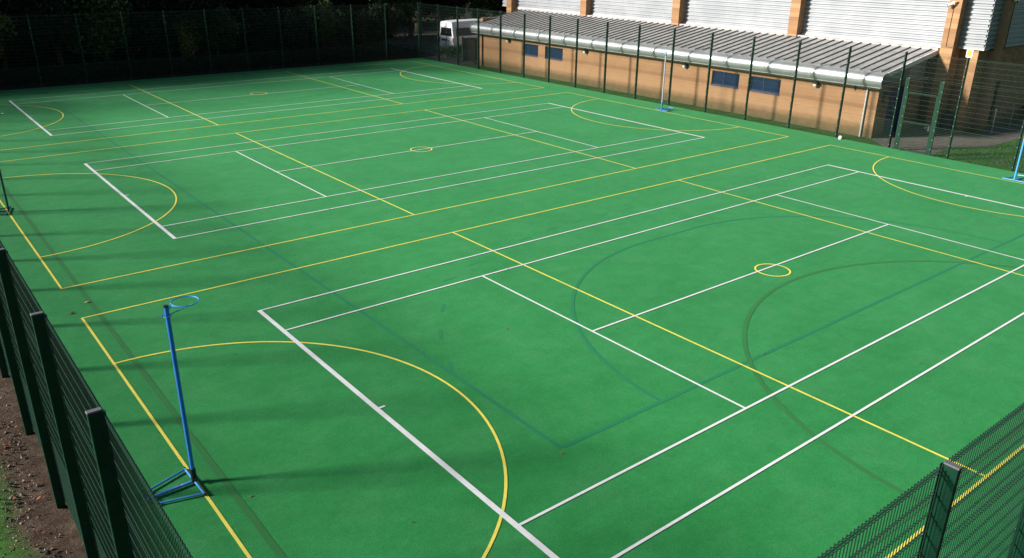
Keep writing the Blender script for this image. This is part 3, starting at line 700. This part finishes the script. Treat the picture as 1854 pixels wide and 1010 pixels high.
# ------------------------------------------------------------------ van
def make_van(loc, rz):
    root = empty("van", loc, rz); tag(root, "white high roof minibus parked in the shade behind the brick block", "van")
    # local x: 0 at rear bumper, forward +x.  sections: (x, half width low, half width mid, half width roof, z belt, z roof, z bottom)
    def sec(x, wl, wr, zr, zb=0.28, zs=None):
        zs = zs or 1.15
        r = 0.12
        pts = [(-wl+0.05, zb), (-wl, zb+0.10), (-wl, zs), (-(wl*0.35+wr*0.65), zr-0.55*(zr-zs)), (-wr-0.01, zr-r), (-wr+0.06, zr-0.03), (-wr+0.2, zr), (0, zr+0.02)]
        pts = pts + [(-a, b) for a, b in reversed(pts[:-1])]
        return [(x, a, b) for a, b in pts]
    secs = [sec(0.06, 0.93, 0.70, 2.36), sec(0.0, 0.95, 0.74, 2.30, 0.42) , sec(0.05, 0.97, 0.76, 2.40), sec(0.5, 0.98, 0.80, 2.46), sec(3.6, 0.98, 0.80, 2.46), sec(4.2, 0.97, 0.76, 2.36),
            sec(4.95, 0.96, 0.80, 1.45, zs=1.05), sec(5.5, 0.93, 0.78, 1.12, zs=0.9), sec(5.62, 0.86, 0.7, 0.95, zs=0.75)]
    p = MB(); p.loft([secs[0]]+secs[2:]); b = p.build("body", M['van_white'], root); autosmooth(b, 35)
    # rear window, two door panes
    def wx(z): return 0.045
    p = MB()
    p.loft([[(x, -0.72, 1.28), (x, 0.72, 1.28), (x, 0.66, 1.93), (x, -0.66, 1.93)] for x in (0.055, 0.035)]); p.build("rear_window", M['glass_dark'], root)
    p = MB(); p.box(0.025, -0.012, 0.45, 0.07, 0.012, 2.3); p.build("door_seam", M['plate'], root)
    for s_ in (-1, 1):
        p = MB()
        def side(x, z, o): 
            w = 0.98 - (z-1.15)/(2.46-1.15)*0.17
            return (x, s_*(w+o), z)
        p.loft([[side(0.35, 1.30, o), side(4.1, 1.30, o), side(4.0, 1.92, o), side(0.40, 1.92, o)] for o in (0.0, 0.015)]); p.build("side_window", M['glass_dark'], root)
        p = MB(); p.obox((0.07, s_*0.90, 0.95), 0.08, 0.13, 0.42, 0, 0.02); p.build("tail_light", M['red_lens'], root)
    p = MB(); p.obox((-0.04, 0, 0.50), 0.18, 1.86, 0.24, 0, 0.04); p.build("bumper", M['van_white'], root)
    p = MB(); p.obox((0.038, 0.36, 0.95), 0.03, 0.54, 0.19, 0, 0.004); p.build("number_plate", M['plate'], root)
    p = MB(); p.obox((0.02, -0.10, 1.02), 0.04, 0.16, 0.06, 0, 0.01); p.obox((0.03, -0.28, 0.93), 0.03, 0.10, 0.10, 0, 0.01); p.build("door_handle", M['black_rubber'], root)
    p = MB(); p.obox((0.05, 0.12, 2.0), 0.06, 0.22, 0.06, 0, 0.01); p.build("brake_light", M['red_lens'], root)
    for x in (1.0, 4.55):
        for s_ in (-1, 1):
            p = MB(); p.tube([(x, s_*0.76, 0.34), (x, s_*0.78, 0.34), (x, s_*0.97, 0.34), (x, s_*0.985, 0.34)], [0.30, 0.34, 0.34, 0.30], 24)
            w_ = autosmooth(p.build("tyre", M['rubber'], root)); w_.name = "wheel"
            p = MB(); p.tube([(x, s_*0.975, 0.34), (x, s_*0.992, 0.34)], 0.20, 18); p.build("rim", M['steel'], w_)
    for s_ in (-1, 1):
        p = MB(); p.obox((4.45, s_*1.12, 1.35), 0.14, 0.22, 0.30, 0, 0.03); p.build("mirror", M['black_rubber'], root)
    return root
make_van((36.35, 39.15, -0.036), R(4))

# timber fence, side gate, bush by the van
tf = empty("timber_fence", (33.95, 33.3, -0.04)); tag(tf, "weathered timber board fence between the van and the brick block", "fence")
p = MB(); n = 18
for i in range(n):
    x = i*0.11; p.box(x+0.004, -0.012, 0.03, x+0.106, 0.010, 1.72+random.uniform(-0.01, 0.01))
b1 = p.build("board", M['timber'], tf); b1.rotation_euler = (0, 0, R(-20))
p = MB(); p.box(-0.06, -0.05, -0.05, 0.04, 0.05, 1.82); p.box(1.94, -0.05, -0.05, 2.04, 0.05, 1.82); p.box(0.04, 0.012, 0.4, 1.94, 0.05, 0.48); p.box(0.04, 0.012, 1.4, 1.94, 0.05, 1.48)
b1 = p.build("post_and_rail", M['timber'], tf); b1.rotation_euler = (0, 0, R(-20))
sgt = empty("railing_gate", (33.45, 31.0, -0.04), R(75)); tag(sgt, "dark metal railing gate at the far end of the brick block", "gate")
p = MB()
for i in range(12): p.tube([(0.05+i*0.11, 0, 0.1), (0.05+i*0.11, 0, 1.75)], 0.009, 6)
p.build("railing_bar", M['dark_metal'], sgt)
p = MB(); p.box(0, -0.02, 0.08, 1.32, 0.02, 0.12); p.box(0, -0.02, 1.60, 1.32, 0.02, 1.64); p.box(-0.03, -0.03, 0, 0.03, 0.03, 1.85); p.box(1.30, -0.03, 0, 1.36, 0.03, 1.85)
p.build("gate_frame", M['dark_metal'], sgt)

# ------------------------------------------------------------------ vegetation
def leaf_cloud(n, rx, ry, rz, size, seed, clumps=10, bottom=0.0, flat=0.0):
    rnd = random.Random(seed); p = MB(); cs = []
    for k in range(clumps):
        while True:
            u = Vector((rnd.uniform(-1, 1), rnd.uniform(-1, 1), rnd.uniform(-1, 1)))
            if u.length < 1: break
        cs.append((Vector((u.x*rx*0.72, u.y*ry*0.72, u.z*rz*0.72)), rnd.uniform(0.30, 0.50)))
    for i in range(n):
        c, cr = cs[rnd.randrange(clumps)]
        d = Vector((rnd.gauss(0, 1), rnd.gauss(0, 1), rnd.gauss(0, 1))).normalized() * (rnd.random() ** 0.45)
        pos = c + Vector((d.x*rx*cr, d.y*ry*cr, d.z*rz*cr))
        q = Euler((rnd.uniform(-1.1, 1.1), rnd.uniform(-1.1, 1.1), rnd.uniform(0, 6.28))).to_matrix()
        s = size*rnd.uniform(0.6, 1.3)
        p.add([pos + q @ Vector(v) for v in ((-s, 0, 0), (-0.2*s, -0.5*s, 0), (s, 0, 0.1*s), (-0.1*s, 0.5*s, 0))], [(0,1,2,3)])
    return p
def trunk_mb(h, r, seed, limbs=6, spread=1.6):
    rnd = random.Random(seed); p = MB()
    pts = [Vector((0,0,-0.3))]; 
    for k in range(1, 7): pts.append(Vector((rnd.uniform(-0.05, 0.05)*k, rnd.uniform(-0.05, 0.05)*k, h*k/6)))
    p.tube(pts, [r*1.35]+[r*(1-0.13*k) for k in range(1, 7)], 9)
    for l in range(limbs):
        k = rnd.randrange(2, 6); a = rnd.uniform(0, 6.28); b = pts[k]
        e = b + Vector((math.cos(a)*spread, math.sin(a)*spread, h*0.3)); m_ = (b+e)/2 + Vector((0, 0, -0.15))
        p.tube([b, m_, e], [r*0.45, r*0.3, r*0.12], 6)
    return p
# three tree kinds, each with trunk and crown
def make_tree(kind, seed, h, rx, rzc, leaf, n, size, crown_z):
    root = empty(kind, (0,0,-0.05))
    autosmooth(trunk_mb(h*0.75, 0.10+h*0.014, seed, 7, rx*0.55).build("trunk", M['bark'], root), 60)
    leaf_cloud(n, rx, rx, rzc, size, seed+1, 16).build("crown", leaf, root, loc=(0, 0, crown_z))
    return root
KINDS = {
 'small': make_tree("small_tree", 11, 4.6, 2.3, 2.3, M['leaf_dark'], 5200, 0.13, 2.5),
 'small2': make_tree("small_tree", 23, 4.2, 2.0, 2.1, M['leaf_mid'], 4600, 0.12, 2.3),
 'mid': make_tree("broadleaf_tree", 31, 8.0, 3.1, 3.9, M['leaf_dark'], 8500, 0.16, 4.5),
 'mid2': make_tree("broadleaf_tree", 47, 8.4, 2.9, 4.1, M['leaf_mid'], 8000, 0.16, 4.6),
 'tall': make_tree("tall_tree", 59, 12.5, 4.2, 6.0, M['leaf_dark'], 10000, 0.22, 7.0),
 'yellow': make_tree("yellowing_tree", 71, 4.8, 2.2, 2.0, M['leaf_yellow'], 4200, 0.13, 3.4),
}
KINDS['high'] = make_tree("added_shade_tree", 83, 24.0, 4.8, 8.0, M['leaf_mid'], 850, 0.30, 15.5)  # sparse crowns out of view, added to cast thin shade on court and hall
USED = set()
LBL = {'small': ("low dark leafy tree in the front row behind the far fence, in deep shade", "dark low trees behind the far fence"),
       'small2': ("low bushy tree with faintly greener leaves in the front row behind the far fence", "greener low trees behind the far fence"),
       'mid': ("dark broadleaf tree in the middle of the shaded wood", "dark broadleaf trees in the wood"),
       'mid2': ("broadleaf tree with slightly lighter leaves in the middle of the shaded wood", "lighter broadleaf trees in the wood"),
       'tall': ("tall dark tree at the back of the shaded wood", "tall trees at the back of the wood"),
       'yellow': (None, None), 'high': ("very tall sparse tree with unseen crown, added to dim the far court", "very tall trees added for their shade")}
def place(kind, x, y, sc=1.0, rz=None, label=None):
    src = KINDS[kind]
    if kind in USED: o = copy_tree(src)
    else: o = src; USED.add(kind)
    o.location = (x, y, -0.05); o.scale = (sc, sc, sc*random.uniform(0.92, 1.05)); o.rotation_euler = (0, 0, random.uniform(0, 6.28) if rz is None else rz)
    l, g_ = LBL[kind]
    tag(o, label or l, "tree", None if label else g_)
    return o
rt_ = random.Random(5)
x = -14.0; i = 0
while x < 34:
    place('small' if i % 3 else 'small2', x + rt_.uniform(-0.4, 0.4), 41.0 + rt_.uniform(-0.4, 0.9), rt_.uniform(1.25, 1.6)*(1 if x < 16 else 0.68)); x += 2.7; i += 1
x = -38.0; i = 0
while x < 60:
    place('mid' if i % 3 else 'mid2', x + rt_.uniform(-0.6, 0.6), 46.3 + (5 if x > 27 else 0) + rt_.uniform(-0.6, 0.8), rt_.uniform(1.3, 1.55)*(1 if x < 11 else 0.72)); x += 3.6; i += 1
x = -42.0
while x < 68:
    place('tall', x + rt_.uniform(-0.8, 0.8), 53.6 + rt_.uniform(-1, 1.5), rt_.uniform(1.3, 1.5)*(1 if x < 2 else 0.8)); x += 5.0
for x in (-40, -31, -22.5, -14, -6, 2, 10): place('high', x + rt_.uniform(-1, 1), 47.5 + rt_.uniform(-2, 2), rt_.uniform(0.9, 1.08))
place('yellow', 3.6, 39.6, 0.95, label="yellow brown leafed tree at the top left corner, behind the far fence")
place('yellow', 15.6, 39.9, 0.62, label="small tree with yellow green sprays near the middle of the far fence")
for k in KINDS:
    if k not in USED: pass
# undergrowth strip
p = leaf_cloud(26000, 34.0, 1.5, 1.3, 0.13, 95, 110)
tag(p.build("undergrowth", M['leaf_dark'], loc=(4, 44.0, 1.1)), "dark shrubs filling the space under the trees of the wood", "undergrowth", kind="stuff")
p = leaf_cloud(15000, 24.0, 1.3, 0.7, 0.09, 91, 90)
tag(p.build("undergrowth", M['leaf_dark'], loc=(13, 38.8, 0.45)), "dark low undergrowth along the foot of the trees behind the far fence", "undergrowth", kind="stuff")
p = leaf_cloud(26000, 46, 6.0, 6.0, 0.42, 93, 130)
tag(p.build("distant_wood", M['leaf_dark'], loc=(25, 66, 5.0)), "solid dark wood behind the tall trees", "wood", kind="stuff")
# bush by the van and hedge
bu = empty("bush", (34.75, 35.7, -0.04)); tag(bu, "rounded green bush in front of the van", "bush")
leaf_cloud(2600, 1.15, 1.0, 0.75, 0.06, 101, 12).build("foliage", M['leaf_shrub'], bu, loc=(0, 0, 0.45))
trunk_mb(0.6, 0.03, 5, 5, 0.5).build("stem", M['bark'], bu)
hg = empty("hedge", (45.0, -3.4, -0.05)); tag(hg, "dark low hedge beyond the paving at the right edge", "hedge")
leaf_cloud(3800, 1.5, 1.6, 0.75, 0.07, 103, 16).build("foliage", M['leaf_mid'], hg, loc=(0, 0, 0.55))
trunk_mb(0.7, 0.03, 6, 6, 0.6).build("stem", M['bark'], hg)

# ------------------------------------------------------------------ litter, soil, grass at the left
rl = random.Random(77)
def leaf_shape(p, x, y, z, s, rnd):
    q = Euler((rnd.uniform(-0.5, 0.5), rnd.uniform(-0.5, 0.5), rnd.uniform(0, 6.28))).to_matrix()
    p.add([Vector((x, y, z)) + q @ Vector(v) for v in ((-s,0,0),(-0.4*s,-0.45*s,0.1*s),(0.4*s,-0.4*s,0.05*s),(s,0,0.1*s),(0.4*s,0.4*s,0.05*s),(-0.4*s,0.45*s,0.12*s))], [(0,1,2,3,4,5)])
p = MB()
for _ in range(420): leaf_shape(p, rl.uniform(-3.4, -1.95), rl.uniform(-14, 4), 0.0+rl.uniform(-0.01, 0.02), rl.uniform(0.02, 0.045), rl)
for _ in range(900): leaf_shape(p, rl.uniform(-2, 32), rl.uniform(36.9, 38.6), -0.02, rl.uniform(0.03, 0.06), rl)
tag(p.build("leaf_litter", M['fallen']), "brown and red fallen leaves scattered over the bare soil", "leaves", kind="stuff")
p = MB()
for _ in range(2600):
    x, y = rl.gauss(-2.25, 0.28), rl.uniform(-14, 4); s = rl.uniform(0.006, 0.022)*rl.choice((1, 1, 1, 1.6))
    if x > -1.93: continue
    m3 = Euler((rl.uniform(0, 3), rl.uniform(0, 3), rl.uniform(0, 3))).to_matrix()
    p.add([Vector((x, y, -0.03)) + m3 @ Vector(v)*s for v in ((1,0,0),(-0.8,0.7,0),(-0.7,-0.8,0.1),(0,0,0.9),(0.1,0.1,-0.8))], [(0,1,3),(1,2,3),(2,0,3),(1,0,4),(2,1,4),(0,2,4)])
tag(p.build("gravel", M['stone']), "small stones in the bare soil along the left fence", "stones", kind="stuff")
p = MB()
for _ in range(16000):
    x = rl.uniform(-5.5, -2.25); 
    if x > -2.75 and rl.random() > (-2.25-x)/0.5: continue
    y = rl.uniform(-14, 3); h = rl.uniform(0.03, 0.075); a = rl.uniform(0, 6.28); w = 0.004
    dx, dy = math.cos(a)*w, math.sin(a)*w; lx, ly_ = rl.uniform(-0.03, 0.03), rl.uniform(-0.03, 0.03)
    p.add([(x-dx, y-dy, -0.05), (x+dx, y+dy, -0.05), (x+lx, y+ly_, -0.05+h)], [(0,1,2)])
for _ in range(16000):
    x = rl.uniform(32.25, 39.5); y = rl.uniform(-12, -3.4)
    if x < 33.4 and rl.random() < 0.5: y = rl.uniform(-1.2, 31)
    if x > 34.6 and y > -4.4: continue
    h = rl.uniform(0.04, 0.10); a = rl.uniform(0, 6.28); w = 0.008
    dx, dy = math.cos(a)*w, math.sin(a)*w; lx, ly_ = rl.uniform(-0.03, 0.03), rl.uniform(-0.03, 0.03)
    p.add([(x-dx, y-dy, -0.05), (x+dx, y+dy, -0.05), (x+lx, y+ly_, -0.05+h)], [(0,1,2)])
tag(p.build("grass", M['grass_blade']), "short green grass outside the fences", "grass", kind="stuff")
for (x, y, s), lb in (((0.30, 0.87, 0.07), "pinkish fallen leaf on the turf near the corner of the near court"), ((-0.15, 0.42, 0.075), "darker brown fallen leaf lying left of the pinkish one on the turf")):
    p = MB(); p.add([(-s,0,0.018),(-0.3*s,-0.5*s,0.03),(0.5*s,-0.35*s,0.02),(s,0.05*s,0.035),(0.4*s,0.45*s,0.022),(-0.4*s,0.4*s,0.03)], [(0,1,2,3,4,5)]); o = p.build("fallen_leaf", mat("pink_leaf", (0.42, 0.22, 0.14), 0.7) if x > 0 else mat("brown_leaf", (0.14, 0.06, 0.035), 0.7), loc=(x, y, 0.0)); tag(o, lb, "leaf")
p = MB()
for _ in range(260): leaf_shape(p, rl.uniform(-1, 31), rl.uniform(-16, 34), 0.013, rl.uniform(0.012, 0.03), rl)
tag(p.build("turf_debris", M['fallen']), "tiny dark bits of leaf scattered on the green turf", "debris", kind="stuff")
p = MB(); p.tube([(0,0,0),(0,0.02,0.04),(0.02,0.05,0.10),(0.02,0.09,0.13)], [0.06,0.09,0.08,0.03], 9)
tag(autosmooth(p.build("crumpled_cup", M['litter'], loc=(31.95, 0.40, 0.0)), 30), "small white crumpled cup at the foot of the right fence", "litter")
